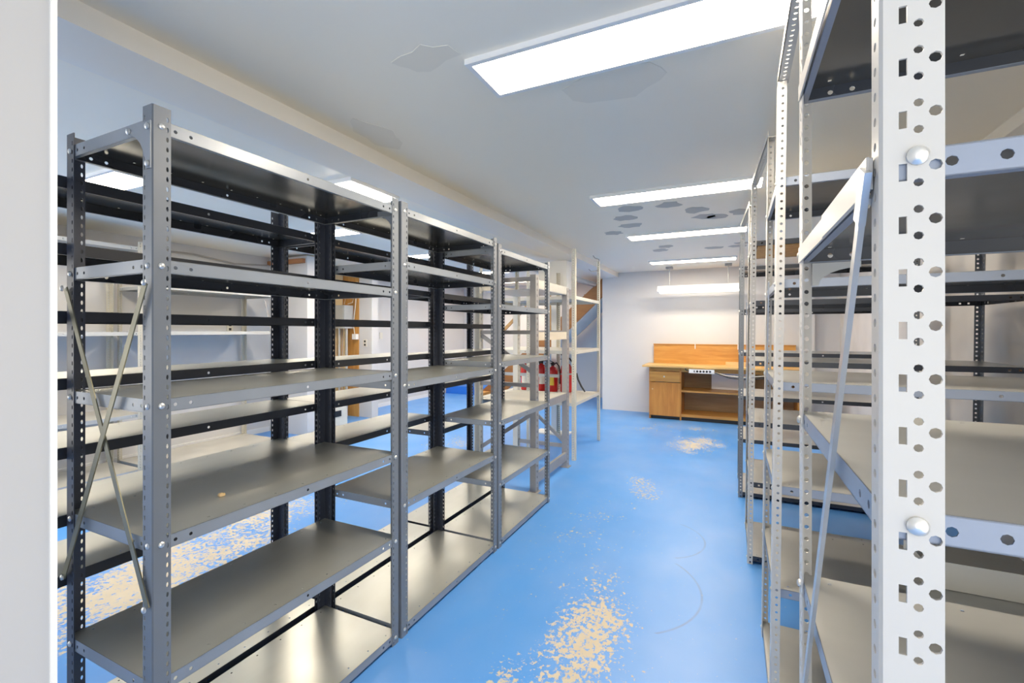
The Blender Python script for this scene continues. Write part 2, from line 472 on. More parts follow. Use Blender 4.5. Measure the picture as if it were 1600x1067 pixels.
# ------------------------------------------------------------------ steel shelving
PITCH = 0.0267
def post_mesh(name, mat, H, sx, sy, wx, wy, kind, n=8):
    """L-angle post with its corner at 0,0; wx/wy flange widths; the unit lies towards (sx, sy)"""
    mb = MB()
    t_ = .0028; c_ = .003
    hs = [(.5 + i) * PITCH for i in range(int(H / PITCH) - 0)]
    hs = [h for h in hs if h + PITCH / 2 <= H]
    for ax, w_ in (('x', wx), ('y', wy)):
        if ax == 'x':
            U = (sx, 0, 0); N = (0, -sy, 0); O = (sx * c_, 0, 0)
        else:
            U = (0, sy, 0); N = (-sx, 0, 0); O = (0, sy * c_, 0)
        w2 = w_ - c_
        Uv = Vector(U); Ov = Vector(O)
        if kind == 'wide3' and w_ > 0.04:          # three columns: slot, small hole, large hole
            a, b = w2 * .46, w2 * .74
            P2 = 2 * PITCH
            h2 = [(.5 + i) * P2 for i in range(int(H / P2))]
            mb.strip(Ov, U, (0, 0, 1), N, a, H, t_, [h + PITCH * .2 for h in h2 if h + PITCH * 1.2 < H], a * .72, .0034, .0088, 4, P2 / 2)
            mb.strip(Ov + Uv * a, U, (0, 0, 1), N, b - a, H, t_, [h + PITCH * .275 for h in hs if h + PITCH * .78 < H], (b - a) * .45, .0042, .0042, n, PITCH / 2)
            mb.strip(Ov + Uv * b, U, (0, 0, 1), N, w2 - b, H, t_, [h + PITCH * .38 for h in h2 if h + PITCH * 1.4 < H], (w2 - b) * .45, .0055, .0055, n, P2 / 2)
        elif kind == 'round' or kind == 'wide3':
            mb.strip(Ov, U, (0, 0, 1), N, w2, H, t_, hs, w2 * .52, .0048, .0048, n, PITCH / 2)
        else:                                       # keyhole slots near the free edge
            mb.strip(Ov, U, (0, 0, 1), N, w2, H, t_, hs, w2 - .0085, .0034, .0072, n, PITCH / 2)
    # rolled corner
    mb.add([(sx * c_, 0, 0), (0, sy * c_, 0), (0, sy * c_, H), (sx * c_, 0, H)], [(0, 1, 2, 3)])
    mb.add([(sx * c_, sy * t_, 0), (sx * t_, sy * c_, 0), (sx * t_, sy * c_, H), (sx * c_, sy * t_, H)], [(0, 1, 2, 3)])
    return mb.mesh(name, mat)

def shelf_mesh(name, plate_m, lip_m, Lx, Ly, lip=.036, dots=True, n=8):
    """folded steel pan, top at z=0, long axis whichever is longer"""
    mb = MB()
    t_ = .0016
    along_y = Ly >= Lx
    L, W = (Ly, Lx) if along_y else (Lx, Ly)
    def vec(l, w_, z=0): return (w_, l, z) if along_y else (l, w_, z)
    E = .055
    k = max(3, int((L - .1) / .095))
    hs = [.05 + (L - .1) * i / (k - 1) for i in range(k)]
    if not dots: hs = []
    lv = vec(1, 0); wv = vec(0, 1); wn = vec(0, -1)
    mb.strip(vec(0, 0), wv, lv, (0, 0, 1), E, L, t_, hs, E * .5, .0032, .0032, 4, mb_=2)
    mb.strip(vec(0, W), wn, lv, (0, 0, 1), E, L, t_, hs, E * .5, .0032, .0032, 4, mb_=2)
    a0, a1, a2, a3 = vec(0, E), vec(L, E), vec(L, W - E), vec(0, W - E)
    dn = lambda p: (p[0], p[1], -t_)
    mb.add([a0, a1, a2, a3, dn(a0), dn(a1), dn(a2), dn(a3)], [(0, 1, 2, 3), (7, 6, 5, 4)])
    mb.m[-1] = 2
    hl = [.055, .095, L / 2, L - .095, L - .055]
    he = [.055, .095, W - .095, W - .055]
    dz = (0, 0, -1)
    for w0, nn in ((0, vec(0, -1)), (W, vec(0, 1))):
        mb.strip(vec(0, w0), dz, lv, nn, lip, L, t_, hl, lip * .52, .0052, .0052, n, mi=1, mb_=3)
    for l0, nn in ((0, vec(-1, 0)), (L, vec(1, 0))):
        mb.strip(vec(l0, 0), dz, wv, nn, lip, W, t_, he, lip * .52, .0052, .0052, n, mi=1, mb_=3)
    hm = .012
    def hem(p, q):
        (x0, y0), (x1, y1) = p, q
        mb.box((x0, y0, -lip), (x1, y1, -lip + .0015), 1)
    hem((0, 0), (Lx, hm)); hem((0, Ly - hm), (Lx, Ly)); hem((0, hm), (hm, Ly - hm)); hem((Lx - hm, hm), (Lx, Ly - hm))
    return mb.mesh(name, [plate_m, lip_m, 'under_shade' if plate_m != 'deck' else 'shelf_grey', 'lip_back_shade' if plate_m != 'deck' else lip_m])

def bolt_mesh(axis, r=.0085, n=8):
    mb = MB()
    d = {'x': Vector((1, 0, 0)), '-x': Vector((-1, 0, 0)), 'y': Vector((0, 1, 0)), '-y': Vector((0, -1, 0))}[axis]
    a = Vector((0, 0, 1)); b = d.cross(a)
    rings = [(1.0, -.2), (1.0, .12), (.72, .42), (.25, .55)]
    vs = []
    for rr, h in rings:
        for k in range(n):
            an = 2 * PI * k / n
            vs.append(d * h * r + (a * math.cos(an) + b * math.sin(an)) * rr * r)
    fs = []
    for i in range(len(rings) - 1):
        for k in range(n):
            fs.append((i * n + k, i * n + (k + 1) % n, (i + 1) * n + (k + 1) % n, (i + 1) * n + k))
    fs.append(tuple((len(rings) - 1) * n + k for k in range(n)))
    mb.add(vs, fs)
    return mb.mesh('bolt', 'bolt', True)
BOLT = {a: bolt_mesh(a) for a in ('x', '-x', 'y', '-y')}
BOLT_BIG = bolt_mesh('-y', .0095, 16)
_cache = {}
def cached(key, fn):
    if key not in _cache: _cache[key] = fn()
    return _cache[key]

def gusset_mb(sx, O, N, leg=.115, drop=.125, s=.022):
    """corner plate with a concave inner edge; U runs along sx"""
    mb = MB()
    poly = [(0, 0), (leg, 0), (leg, -s)]
    for k in range(7):
        a = PI / 2 * k / 6
        # quarter arc from (leg,-s) to (s,-drop)
        poly.append((leg - (leg - s) * math.sin(a), -drop + (drop - s) * math.cos(a)))
    poly += [(s, -drop), (0, -drop)]
    mb.prism(poly, O, (sx, 0, 0), (0, 0, 1), N)
    return mb

def unit(name, label, group, x0, y0, DX, DY, H, shelves, post_m, lip_m, plate_m, post=('slot', .045, .045), n=8,
         bolts=('x',), lean=0.0, lip=.036, dots=True, post_mats=None, posts=True, cat='shelving unit'):
    """free-standing shelving unit; shelves = heights of the shelf tops"""
    u = thing(name, label, cat, (x0, y0, 0), group)
    kind, wx, wy = post
    g = .0034
    for i, (cx, cy) in enumerate(((0, 0), (DX, 0), (DX, DY), (0, DY))):
        sx, sy = (1 if cx == 0 else -1), (1 if cy == 0 else -1)
        fx, fy = wx, wy
        if kind == 'wide3' and sy < 0: fx, fy = .024, .05
        pm = post_mats[i] if post_mats else post_m
        me = cached(('post', pm, H, sx, sy, fx, fy, kind, n), lambda: post_mesh('post', pm, H, sx, sy, fx, fy, kind, n))
        link('post', me, u, (cx, cy, 0), (0, math.atan(lean), 0))
    sm = cached(('shelf', plate_m, lip_m, DX, DY, lip, dots, n), lambda: shelf_mesh('shelf', plate_m, lip_m, DX - 2 * g, DY - 2 * g, lip, dots, n))
    for z in shelves:
        link('shelf', sm, u, (g + lean * z, g, z))
        for ax in bolts:
            for e in (0, 1):
                if ax in ('x', '-x'):
                    px_ = DX if ax == 'x' else 0
                    py_ = .022 if e == 0 else DY - .022
                else:
                    py_ = 0 if ax == '-y' else DY
                    px_ = .022 if e == 0 else DX - .022
                link('bolt', BOLT[ax], u, (px_ + lean * z, py_, z - lip * .5))
    return u

# --- left racking, front row (slate blue), facing the aisle at x = -1.38
XA, DA = -1.38, 0.465
HA = 2.02
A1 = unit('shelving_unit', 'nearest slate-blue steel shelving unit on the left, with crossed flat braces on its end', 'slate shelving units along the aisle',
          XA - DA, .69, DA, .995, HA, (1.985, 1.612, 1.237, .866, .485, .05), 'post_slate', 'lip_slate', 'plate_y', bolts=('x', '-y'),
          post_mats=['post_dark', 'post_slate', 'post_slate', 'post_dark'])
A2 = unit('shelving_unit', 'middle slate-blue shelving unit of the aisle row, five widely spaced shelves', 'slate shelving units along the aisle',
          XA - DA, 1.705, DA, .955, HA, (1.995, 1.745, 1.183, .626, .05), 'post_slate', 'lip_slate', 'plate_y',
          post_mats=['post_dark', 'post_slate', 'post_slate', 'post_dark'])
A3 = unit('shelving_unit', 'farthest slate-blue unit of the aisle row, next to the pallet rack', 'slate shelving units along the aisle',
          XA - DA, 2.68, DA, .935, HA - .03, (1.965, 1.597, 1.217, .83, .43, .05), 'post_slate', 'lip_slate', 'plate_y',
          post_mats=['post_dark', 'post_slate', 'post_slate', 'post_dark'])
# crossed braces on the near end of A1
mb = MB(); mb.bar((.012, -.006, 1.549), (DA - .01, -.006, .69), (1, 0, 0), .02, .003)
part('cross_brace', mb, 'olive', A1, label='olive flat brace sloping down towards the aisle')
mb = MB(); mb.bar((DA - .01, -.011, 1.547), (.012, -.011, .674), (1, 0, 0), .02, .003)
part('cross_brace', mb, 'olive', A1, label='olive flat brace sloping down away from the aisle')
for x_, z_ in ((.012, 1.549), (DA - .01, .69), (DA - .01, 1.547), (.012, .674)):
    link('bolt', BOLT['-y'], A1, (x_, -.015, z_))
for U_, yy, nn in ((A1, -.0035, (0, .003, 0)), (A1, .995 - .008, (0, .003, 0)), (A2, .006, (0, .003, 0)), (A2, .955 - .008, (0, .003, 0)), (A3, .935 - .008, (0, .003, 0))):
    part('gusset_plate', gusset_mb(-1, (DA - .003, yy, 1.975), nn), 'lip_slate', U_)
for x_, z_ in ((DA - .014, 1.96), (DA - .014, 1.862), (DA - .105, 1.962)):
    link('bolt', BOLT['-y'], A1, (x_, -.006, z_))

# --- left racking, rear row, back to back with the front row
XB, DB = -1.88, 0.325
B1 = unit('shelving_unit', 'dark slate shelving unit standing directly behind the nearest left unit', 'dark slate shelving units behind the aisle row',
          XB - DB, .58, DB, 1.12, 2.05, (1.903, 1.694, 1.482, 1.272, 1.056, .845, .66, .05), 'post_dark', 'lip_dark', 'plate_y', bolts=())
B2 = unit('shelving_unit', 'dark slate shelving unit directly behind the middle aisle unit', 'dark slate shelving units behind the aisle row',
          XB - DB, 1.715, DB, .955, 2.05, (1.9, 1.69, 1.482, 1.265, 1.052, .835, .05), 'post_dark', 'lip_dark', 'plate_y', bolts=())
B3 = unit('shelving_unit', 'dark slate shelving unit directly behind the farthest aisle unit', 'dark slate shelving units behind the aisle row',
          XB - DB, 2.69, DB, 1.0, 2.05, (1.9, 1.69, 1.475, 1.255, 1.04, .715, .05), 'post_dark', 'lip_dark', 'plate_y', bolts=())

# --- right racking: cream posts, one row behind the other
RS = (1.967, 1.604, 1.238, .867, .5, .05)
WR = 1.2
HR = 2.31
R1 = unit('shelving_unit', 'nearest right-hand shelving unit with a big cream perforated post', 'shelving units in the right-hand row',
          .136, .595, WR, .645, HR, RS, 'cream', 'lip_blue', 'plate_x', post=('wide3', .052, .03), bolts=(), lip=.031,
          post_mats=['cream', 'cream', 'cream', 'cream'])
R2 = unit('shelving_unit', 'second right-hand shelving unit with cream posts, behind the nearest one', 'shelving units in the right-hand row',
          .118, 1.9, WR, .585, HR, RS, 'cream', 'lip_blue', 'plate_x', post=('round', .028, .05), bolts=('-x',), lip=.031, lean=.011)
R3 = unit('shelving_unit', 'third right-hand shelving unit, cream posts on the aisle and grey posts at the wall', 'shelving units in the right-hand row',
          .075, 3.17, WR + .06, .585, HR, RS, 'cream', 'lip_dark', 'plate_x', post=('round', .03, .05), bolts=('-x',), lip=.031, lean=.011, n=4,
          post_mats=['cream', 'post_slate', 'post_slate', 'cream'])
R4 = unit('shelving_unit', 'farthest right-hand shelving unit with slate blue posts, before the workbench', 'shelving units in the right-hand row',
          .035, 4.4, WR, .6, HR - .05, RS, 'post_slate', 'lip_dark', 'plate_x', post=('round', .035, .05), bolts=('-x',), lip=.031, lean=.008, n=4)
part('strap_plate', B(((-.007, .02, 1.571), (-.0041, .3, 1.607))), 'cream', R1)
# R1: long flat brace, cream side strap, big bolts on the near post
mb = MB()
mb.bar((-.006, .028, 1.583), (-.006, .6, .53), (0, 1, 0), .016, .006)
mb.bar((-.007, .022, 1.594), (-.007, .05, 1.543), (0, 1, 0), .026, .007)
part('brace', mb, 'galv', R1, label='long galvanised flat brace')
mb = MB(); mb.box((-.004, .02, 1.572), (-.001, .625, 1.606))
part('side_strap', mb, 'cream', R1)
part('side_strap', B(((-.004, .02, 1.936), (-.001, .625, 1.969))), 'cream', R1)
for y_, z_ in ((.04, 1.565), (.63, 1.59), (.63, 1.22), (.63, .85)):
    link('bolt', BOLT['-x'], R1, (-.0015, y_, z_))
for z_ in (1.6, 1.228, .857):
    link('bolt', BOLT_BIG, R1, (.031, -.001, z_ - .004))
mb = MB(); mb.bar((-.002, .03, 1.6), (.006, .56, .08), (0, 1, 0), .012, .004)
part('brace', mb, 'galv', R2)
mb = MB(); mb.bar((-.002, .03, 1.6), (.006, .56, .08), (0, 1, 0), .012, .004)
part('brace', mb, 'galv', R3)
# corner gusset at the far end of R1
for U_ in (R1,):
    part('gusset_plate', gusset_mb(1, (.024, .637, 1.572), (0, .003, 0), .09, .05, .012), 'shelf_grey', U_)
# tie angles bridging the aisles between the right-hand units at the post tops
def tie(x0, y0, x1, y1, z, label):
    L = math.hypot(x1 - x0, y1 - y0)
    mb = MB()
    hs = [(.5 + i) * PITCH for i in range(int(L / PITCH))]
    mb.strip((0, 0, 0), (1, 0, 0), (0, 1, 0), (0, 0, -1), .035, L, .003, hs, .018, .005, .005, 8, PITCH / 2)
    mb.strip((0, 0, 0), (0, 0, 1), (0, 1, 0), (-1, 0, 0), .03, L, .003, hs, .018, .005, .005, 8, PITCH / 2)
    o = solo('tie_angle', mb, 'cream', label, 'steel angle', (x0, y0, z), 'tie angles across the tops of the right racking')
    o.rotation_euler = (0, 0, -math.atan2(x1 - x0, y1 - y0))
tie(.137, 1.21, .1435, 1.93, HR + .001, 'perforated cream angle joining the tops of the first and second right-hand units')
tie(.1435, 2.43, .1005, 3.2, HR + .001, 'perforated angle joining the tops of the second and third right-hand units')
tie(.1005, 3.7, .055, 4.43, HR + .001, 'perforated angle joining the tops of the third and fourth right-hand units')
part('orange_liner', B(((.06, .03, 1.934), (WR - .03, .55, 1.944))), 'ply_orange', R3, label='orange liner under the top shelf')  # thin orange sheet inside the top shelf pan

# --- old cream shelving along the left wall
W1 = unit('shelving_unit', 'old cream shelving unit against the left wall, nearest end, with a bag on it', 'old cream shelving by the left wall',
          -5.9, 1.35, .6, 1.22, 2.3, (2.25, 1.41, .6, .05), 'cream_old', 'shelf_grey', 'deck', post=('round', .045, .045), n=4, bolts=())
W2 = unit('shelving_unit', 'old cream shelving unit against the left wall, next to the electrical niche', 'old cream shelving by the left wall',
          -5.9, 2.62, .7, 1.42, 2.15, (1.88, 1.415, .05), 'cream_old', 'shelf_grey', 'deck', post=('round', .045, .045), n=4, bolts=())
mb = MB(); mb.bar((.705, 1.2, 1.8), (.705, 1.4, .95), (0, 1, 0), .02, .004)
part('brace', mb, 'rack_grey', W2, label='thin dark diagonal brace')

# ------------------------------------------------------------------ pallet rack
pr = thing('pallet_rack', 'grey pallet rack with pale beams, between slate shelving and the cream stair-side unit', 'rack', (-1.56, 3.74, 0))
def upright(cx, cy, H, m_, face=1):
    mb = MB()
    w_, d_, t_ = .055, .07, .004
    hs = [(.5 + i) * .05 for i in range(int(H / .05))]
    # C profile, web towards the aisle with slots, open to the back
    mb.strip((0, 0, 0), (0, 1, 0), (0, 0, 1), (1, 0, 0), d_, H, t_, hs, .035, .006, .011, 4, .025)
    mb.box((-w_, 0, 0), (-t_, t_, H)); mb.box((-w_, d_ - t_, 0), (-t_, d_, H))
    mb.box((-w_, t_, 0), (-w_ + t_, .018, H)); mb.box((-w_, d_ - .018, 0), (-w_ + t_, d_ - t_, H))
    o = part('upright', mb, m_, pr, (cx, cy, .006))
    part('foot_plate', B(((cx - .075, cy - .012, 0), (cx + .02, cy + d_ + .012, .006))), m_, pr)
RD = -.62
upright(0, 0, 1.91, 'rack_grey'); upright(RD + .055, 0, 1.91, 'rack_cream')
upright(0, .84, 1.86, 'rack_grey'); upright(RD + .055, .84, 1.86, 'rack_cream')
for y_, H_ in ((.035, 1.91), (.875, 1.86)):
    mb = MB()
    mb.box((RD + .055, y_ - .015, H_ - .05), (-.055, y_ + .015, H_ - .01))
    part('strut', mb, 'rack_grey', pr)
    for z_ in ((1.39, .92) if y_ < .5 else (1.39, .2)):
        mb = MB(); mb.box((RD + .055, y_ - .015, z_), (-.055, y_ + .015, z_ + .035)); part('strut', mb, 'rack_grey', pr)
    for za, zb in (((1.38, 1.06), (.34, .68)) if y_ < .5 else ((.7, .27),)):
        mb = MB(); mb.bar((RD + .055, y_, za), (-.055, y_, zb), (0, 0, 1), .034, .02); part('diagonal', mb, 'rack_grey', pr)
for x_ in (-.03, RD + .0):
    for z_, h_, mm in ((1.80, .075, 'rack_cream'), (1.335, .075, 'board'), (.705, .068, 'rack_grey'), (.075, .085, 'rack_grey')):
        if x_ < -.1 and mm == 'board': continue
        if x_ < -.1 and z_ < .2: continue
        part('beam', B(((x_ + .0, .072, z_), (x_ + .028, .838, z_ + h_))), mm, pr)
part('deck', B(((RD + .03, .075, .7735), (-.004, .836, .779))), 'deck', pr)
part('deck', B(((RD + .03, .075, 1.7935), (-.004, .836, 1.799))), 'galv', pr)

# ------------------------------------------------------------------ tall cream unit beside the stairs
DXc = 1.2
CU = unit('shelving_unit', 'tall cream angle-post unit before the stairs, holding the red extinguishers', None,
          -1.56 - DXc, 4.86, DXc, 1.05, 2.32, (1.805, 1.2, .63), 'cream_old', 'rack_cream', 'deck', post=('round', .04, .045), n=4, bolts=(), dots=False)
for y_ in (0, 1.05):
    me = post_mesh('post', 'cream_old', 2.2, 1, 1 if y_ == 0 else -1, .04, .045, 'round', 4)
    link('post', me, CU, (DXc - .585, y_ + (0.004 if y_ == 0 else -.004), 0))
part('rail', B(((.05, .3, .87), (DXc - .3, .33, .905))), 'shelf_grey', CU)
part('rail', B(((.05, .98, 1.18), (DXc - .04, 1.0, 1.2))), 'shelf_grey', CU)
mb = MB()
mb.tube([(DXc - .01, 1.05, 2.28), (DXc - .01, 1.02, 2.345), (DXc - .05, .98, 2.36), (DXc - .07, .96, 2.39)], .006, 6)
part('hook', mb, 'cable_grey', CU)
mb = MB(); mb.tube([(DXc - .02, 1.03, 2.2), (DXc - .1, .99, 2.19), (DXc - .13, .97, 2.22)], .006, 6)
part('hook', mb, 'cable_grey', CU)

# fire extinguishers
def extinguisher(x, y, z, s, rot, label, band):
    e = thing('fire_extinguisher', label, 'fire extinguisher', (x, y, z), 'red fire extinguishers on the low shelf')
    e.rotation_euler = (0, 0, rot); e.scale = (s, s, s)
    mb = MB(); mb.lathe([(0, 0), (.062, 0), (.068, .012), (.068, .27), (.062, .3), (.045, .325), (.022, .34), (.02, .352), (0, .352)], n=16)
    part('cylinder', mb, 'red', e, smooth=True)
    mb = MB(); mb.lathe([(.0692, .08), (.0692, .2)], n=16)
    lab = part('label', MBlab(), band, e, smooth=True)
    mb = MB(); mb.lathe([(.0695, .205), (.0695, .222)], n=16); part('band', mb, 'bolt', e, smooth=True)
    mb = MB(); mb.lathe([(0, .352), (.022, .352), (.022, .385), (0, .385)], n=10); mb.box((-.012, -.03, .375), (.012, .025, .395))
    part('valve', mb, 'black', e)
    mb = MB(); mb.bar((0, .02, .395), (0, -.11, .445), (1, 0, 0), .02, .006); part('lever', mb, 'black', e)
    mb = MB(); mb.bar((0, .0, .38), (0, -.12, .392), (1, 0, 0), .02, .006); part('carry_handle', mb, 'black', e)
    mb = MB(); mb.tube([(0, .03, .37), (.0, .075, .39), (.03, .1, .34), (.05, .1, .22), (.05, .095, .1)], [.011, .011, .011, .012, .016], 8)
    part('hose', mb, 'black', e, smooth=True)
def MBlab():
    mb = MB()
    n = 8; vs = []
    for k in range(n + 1):
        a = -PI / 2 - 1.0 + 2.0 * k / n
        vs += [(math.cos(a) * .0695, math.sin(a) * .0695, .09), (math.cos(a) * .0695, math.sin(a) * .0695, .2)]
    mb.add(vs, [(2 * k, 2 * k + 2, 2 * k + 3, 2 * k + 1) for k in range(n)])
    return mb
extinguisher(-2.52, 5.7, .631, 1.0, .5, 'leftmost red fire extinguisher, with a broad pale label', 'label_white')
extinguisher(-2.30, 5.72, .631, 1.02, .9, 'second red extinguisher from the left, behind the rack upright', 'label_white')
extinguisher(-2.13, 5.68, .631, .95, -.4, 'red fire extinguisher with a yellow label', 'yellow')
extinguisher(-1.95, 5.7, .631, 1.1, -.2, 'rightmost and biggest red fire extinguisher', 'red')
# loose black hose end hanging by the stair-side post
mb = MB(); mb.tube([(0, 0, .1), (.02, 0, .02), (.06, .0, -.06), (.11, 0, -.13)], [.011, .012, .012, .009], 8)
solo('rubber_hose', mb, 'black', 'short black hose leaning above the lower shelf of the tall cream unit', 'hose', (-1.78, 5.6, .79), smooth=True)

# ------------------------------------------------------------------ column under the beam, stairs, landing
col = thing('support_column', 'white square column with a wide white head, rising from a white base board', 'column', (-2.22, 5.5 + .55, 0))
part('shaft', B(((-.05, -.05, .02), (.05, .05, 1.99))), 'trim_white', col)
part('base_board', B(((-.28, -.13, 0), (.2, .13, .02))), 'trim_white', col)
part('head', B(((-.22, -.1, 1.99), (.19, .1, 2.375))), 'trim_white', col)

st = thing('staircase', 'brown wooden staircase with white soffit climbing right behind the racks', 'stairs', (-4.75, 8.5, 0))
run, rise = 2.6, 2.4
sl = rise / run
def along(a): return (a * run, a * rise)
for y_ in (0, .95):
    mb = MB()
    mb.prism([(0.0, .0), (.34, .0), (run, rise - .3), (run, rise), (run - .05, rise), (.0, .18)], (0, y_, .0), (1, 0, 0), (0, 0, 1), (0, .045, 0))
    part('stringer', mb, 'stair_wood', st)
for i in range(12):
    x_ = .12 + i * run / 12.6; z_ = (x_) * sl + .1
    part('tread', B(((x_, .046, z_ - .035), (x_ + .25, .949, z_))), 'stair_wood', st)
mb = MB(); mb.prism([(.36, .0), (run, rise - .31), (run, rise - .29), (.34, .02)], (0, .05, 0), (1, 0, 0), (0, 0, 1), (0, .89, 0))
part('soffit', mb, 'trim_white', st)
mb = MB(); mb.bar((.35, -.0, 1.3), (run - .9, -.0, 1.3 + (run - 1.25) * sl), (0, 0, 1), .06, .035)
part('handrail', mb, 'rail_wood', st)
for x_ in (.45, 1.5):
    part('baluster', B(((x_, -.012, (x_) * sl + .05), (x_ + .03, .01, (x_ - .35) * sl + 1.29))), 'rail_wood', st)
solo('landing_step', B(((0, 0, 0), (1.1, .75, .175))), 'blue_box', 'low bright blue box-like step on the floor at the foot of the stairs', 'step', (-5.93, 8.9, 0))
solo('cardboard_box', B(((0, 0, 0), (.16, .3, .17)), ((.0, .0, .17), (.16, .012, .175))), 'ply_orange', 'small tan cardboard box beside the blue step', 'box', (-4.7, 8.15, 0))
# pipes and wires under the ceiling above the stairs
mb = MB(); mb.tube([(-2.75, 4.0, 2.3), (-2.4, 6.5, 2.28), (-2.3, 8.3, 2.27)], .045, 10)
solo('air_duct', mb, 'galv', 'thin grey duct running under the ceiling toward the stairs', 'duct', smooth=True)

# ------------------------------------------------------------------ workbench
wb = thing('workbench', 'orange wooden workbench with backsplash against the white back wall', 'workbench', (-1.24, 7.75, 0))
BW, BD = 2.1, .53
part('side_panel', B(((0, .02, 0), (.025, BD, .84))), 'bench_front', wb)
part('side_panel', B(((.47, .02, 0), (.495, BD, .84))), 'bench_front', wb)
part('side_panel', B(((BW - .025, .02, 0), (BW, BD, .84))), 'bench_front', wb)
part('worktop', B(((-.09, -.1, .842), (BW + .04, BD, .87))), 'bench_top', wb)
part('apron', B(((.026, .02, .775), (.469, .04, .841)), ((.496, .02, .77), (BW - .026, .04, .841))), 'bench_wood', wb)
d = part('drawer', B(((.012, 0, .605), (.475, .019, .768)), ((.03, .019, .62), (.46, .4, .74))), 'bench_wood', wb)
def knob(parent, x, z, m_='bolt', r=.014):
    mb = MB()
    mb.tube([(x, .0, z), (x, -.012, z), (x, -.024, z)], [r * .5, r * .6, r], 8)
    part('knob', mb, m_, parent, smooth=True)
knob(d, .24, .69)
d = part('door', B(((.008, 0, .06), (.48, .019, .595))), 'bench_front', wb)
knob(d, .06, .485, 'pine', .012)
part('shelf', B(((.496, .03, .45), (BW - .026, BD - .02, .478))), 'bench_wood', wb)
part('base', B(((.496, .02, .06), (BW - .026, BD - .02, .1))), 'bench_wood', wb)
part('back_panel', B(((.496, BD - .019, .06), (BW - .026, BD - .004, .84))), 'bench_inner', wb)
part('toe_kick', B(((.026, .06, 0), (BW - .026, .075, .058))), 'black', wb)
part('backsplash', B(((.0, BD - .02, .871), (BW, BD + .0, 1.19)), ((-.005, BD - .035, 1.19), (BW + .005, BD, 1.202))), 'bench_wood', wb)
for x_ in (.66, 1.3):
    mb = MB(); mb.box((x_, BD - .04, 1.12), (x_ + .012, BD - .021, 1.203)); mb.box((x_, BD - .055, 1.12), (x_ + .012, BD - .04, 1.128))
    part('hook', mb, 'white_gloss', wb)
# things on and at the bench
ps = thing('power_strip', 'white five-outlet power strip fixed to the front edge of the workbench', 'power strip', (-.62, 7.645, .80))
part('body', B(((0, -.03, -.03), (.36, 0, .03))), 'white_gloss', ps)
for k in range(5):
    mb = MB(); mb.tube([(.12 + k * .045, -.029, 0), (.12 + k * .045, -.0315, 0)], .017, 10); part('outlet', mb, 'black', ps)
mb = MB(); mb.box((.07, -.033, -.014), (.085, -.029, .014)); part('switch', mb, 'black', ps)
mb = MB(); mb.tube([(0, -.015, 0), (-.04, -.02, .01), (-.05, -.02, .03), (-.05, -.005, .035)], .007, 6)
part('cord', mb, 'black', ps)
mb = MB(); mb.tube([(0, 0, 0), (.15, -.01, -.04), (.4, -.01, -.055), (.7, 0, -.02), (.9, .0, .01)], .008, 6)
solo('extension_cable', mb, 'cable_white', 'pale cord drooping along the front of the workbench', 'cord', (-.25, 7.62, .79))
mb = MB(); mb.tube([(0, 0, 0), (.2, -.01, -.07), (.45, -.01, -.085), (.75, 0, -.04)], .008, 6)
solo('extension_cable', mb, 'black', 'black cord drooping along the front of the workbench', 'cord', (-.25, 7.6, .79))
solo('plastic_sheet', B(((0, 0, 0), (.62, .012, .3))), 'white_plastic', 'bluish white sheet standing on the upper shelf of the workbench', 'sheet', (-.32, 8.15, .4795))
solo('wood_block', B(((0, 0, 0), (.5, .12, .06))), 'pine', 'pale wooden block lying on the workbench top', 'wood block', (-.11, 7.95, .8705))

# hanging shop light
sl_ = thing('shop_light', 'long white hanging fluorescent shop light over the workbench', 'light', (-1.12, 7.9, 2.06))
mb = MB(); mb.prism([(-.09, 0), (.09, 0), (.05, .09), (-.05, .09)], (0, 0, 0), (0, 1, 0), (0, 0, 1), (1.24, 0, 0))
part('reflector', mb, 'white_gloss', sl_)
mb = MB(); mb.tube([(.03, -.045, -.012), (1.21, -.045, -.012)], .014, 10); part('tube', mb, 'tube', sl_)
mb = MB(); mb.tube([(.03, .045, -.012), (1.21, .045, -.012)], .014, 10); part('tube', mb, 'tube', sl_)
for x_ in (.18, 1.05):
    mb = MB(); mb.tube([(x_, 0, .09), (x_, 0, ZC - 2.06 - .03)], .006, 6); part('rod', mb, 'galv', sl_)
    part('mount', B(((x_ - .05, -.06, ZC - 2.06 - .03), (x_ + .05, .06, ZC - 2.06))), 'rack_grey', sl_)

# ------------------------------------------------------------------ electrical niche on the left wall
part('plywood_panel', B(((XL + .0, 5.815, 0), (-5.6, 5.829, ZC - .1))), 'ply_orange', stub2)
solo('plywood_backing', B(((0, 0, 0), (.012, 1.15, ZC - .1))), 'ply_pale', 'pale plywood backing on the left wall of the electrical niche', 'plywood', (XL + .001, 4.64, 0))
mt = thing('meter_box', 'grey electrical box with a pale cover on the plywood in the niche', 'electrical box', (-5.92, 5.72, 1.46))
part('box', B(((0, -.12, 0), (.22, .08, .38))), 'meter', mt)
part('cover', B(((.02, -.13, .03), (.2, -.121, .35))), 'shelf_grey', mt)
for k, (x_, y_) in enumerate(((.04, -.05), (.1, .0), (.17, -.02))):
    mb = MB(); mb.tube([(x_, y_, -1.45), (x_, y_, 0)], .02, 8); part('conduit', mb, 'conduit' if k != 1 else 'ply_pale', mt, smooth=True)
jb = thing('junction_box', 'small white junction box at the foot of a cable on the orange plywood', 'electrical box', (-5.68, 5.8, 1.28))
part('box', B(((0, -.05, 0), (.085, .012, .09))), 'white_gloss', jb)
mb = MB(); mb.tube([(.03, -.02, .09), (.0, -.02, .25), (.05, -.02, .6), (.08, -.02, .95)], .008, 6); part('cable', mb, 'cable_white', jb)
mb = MB()
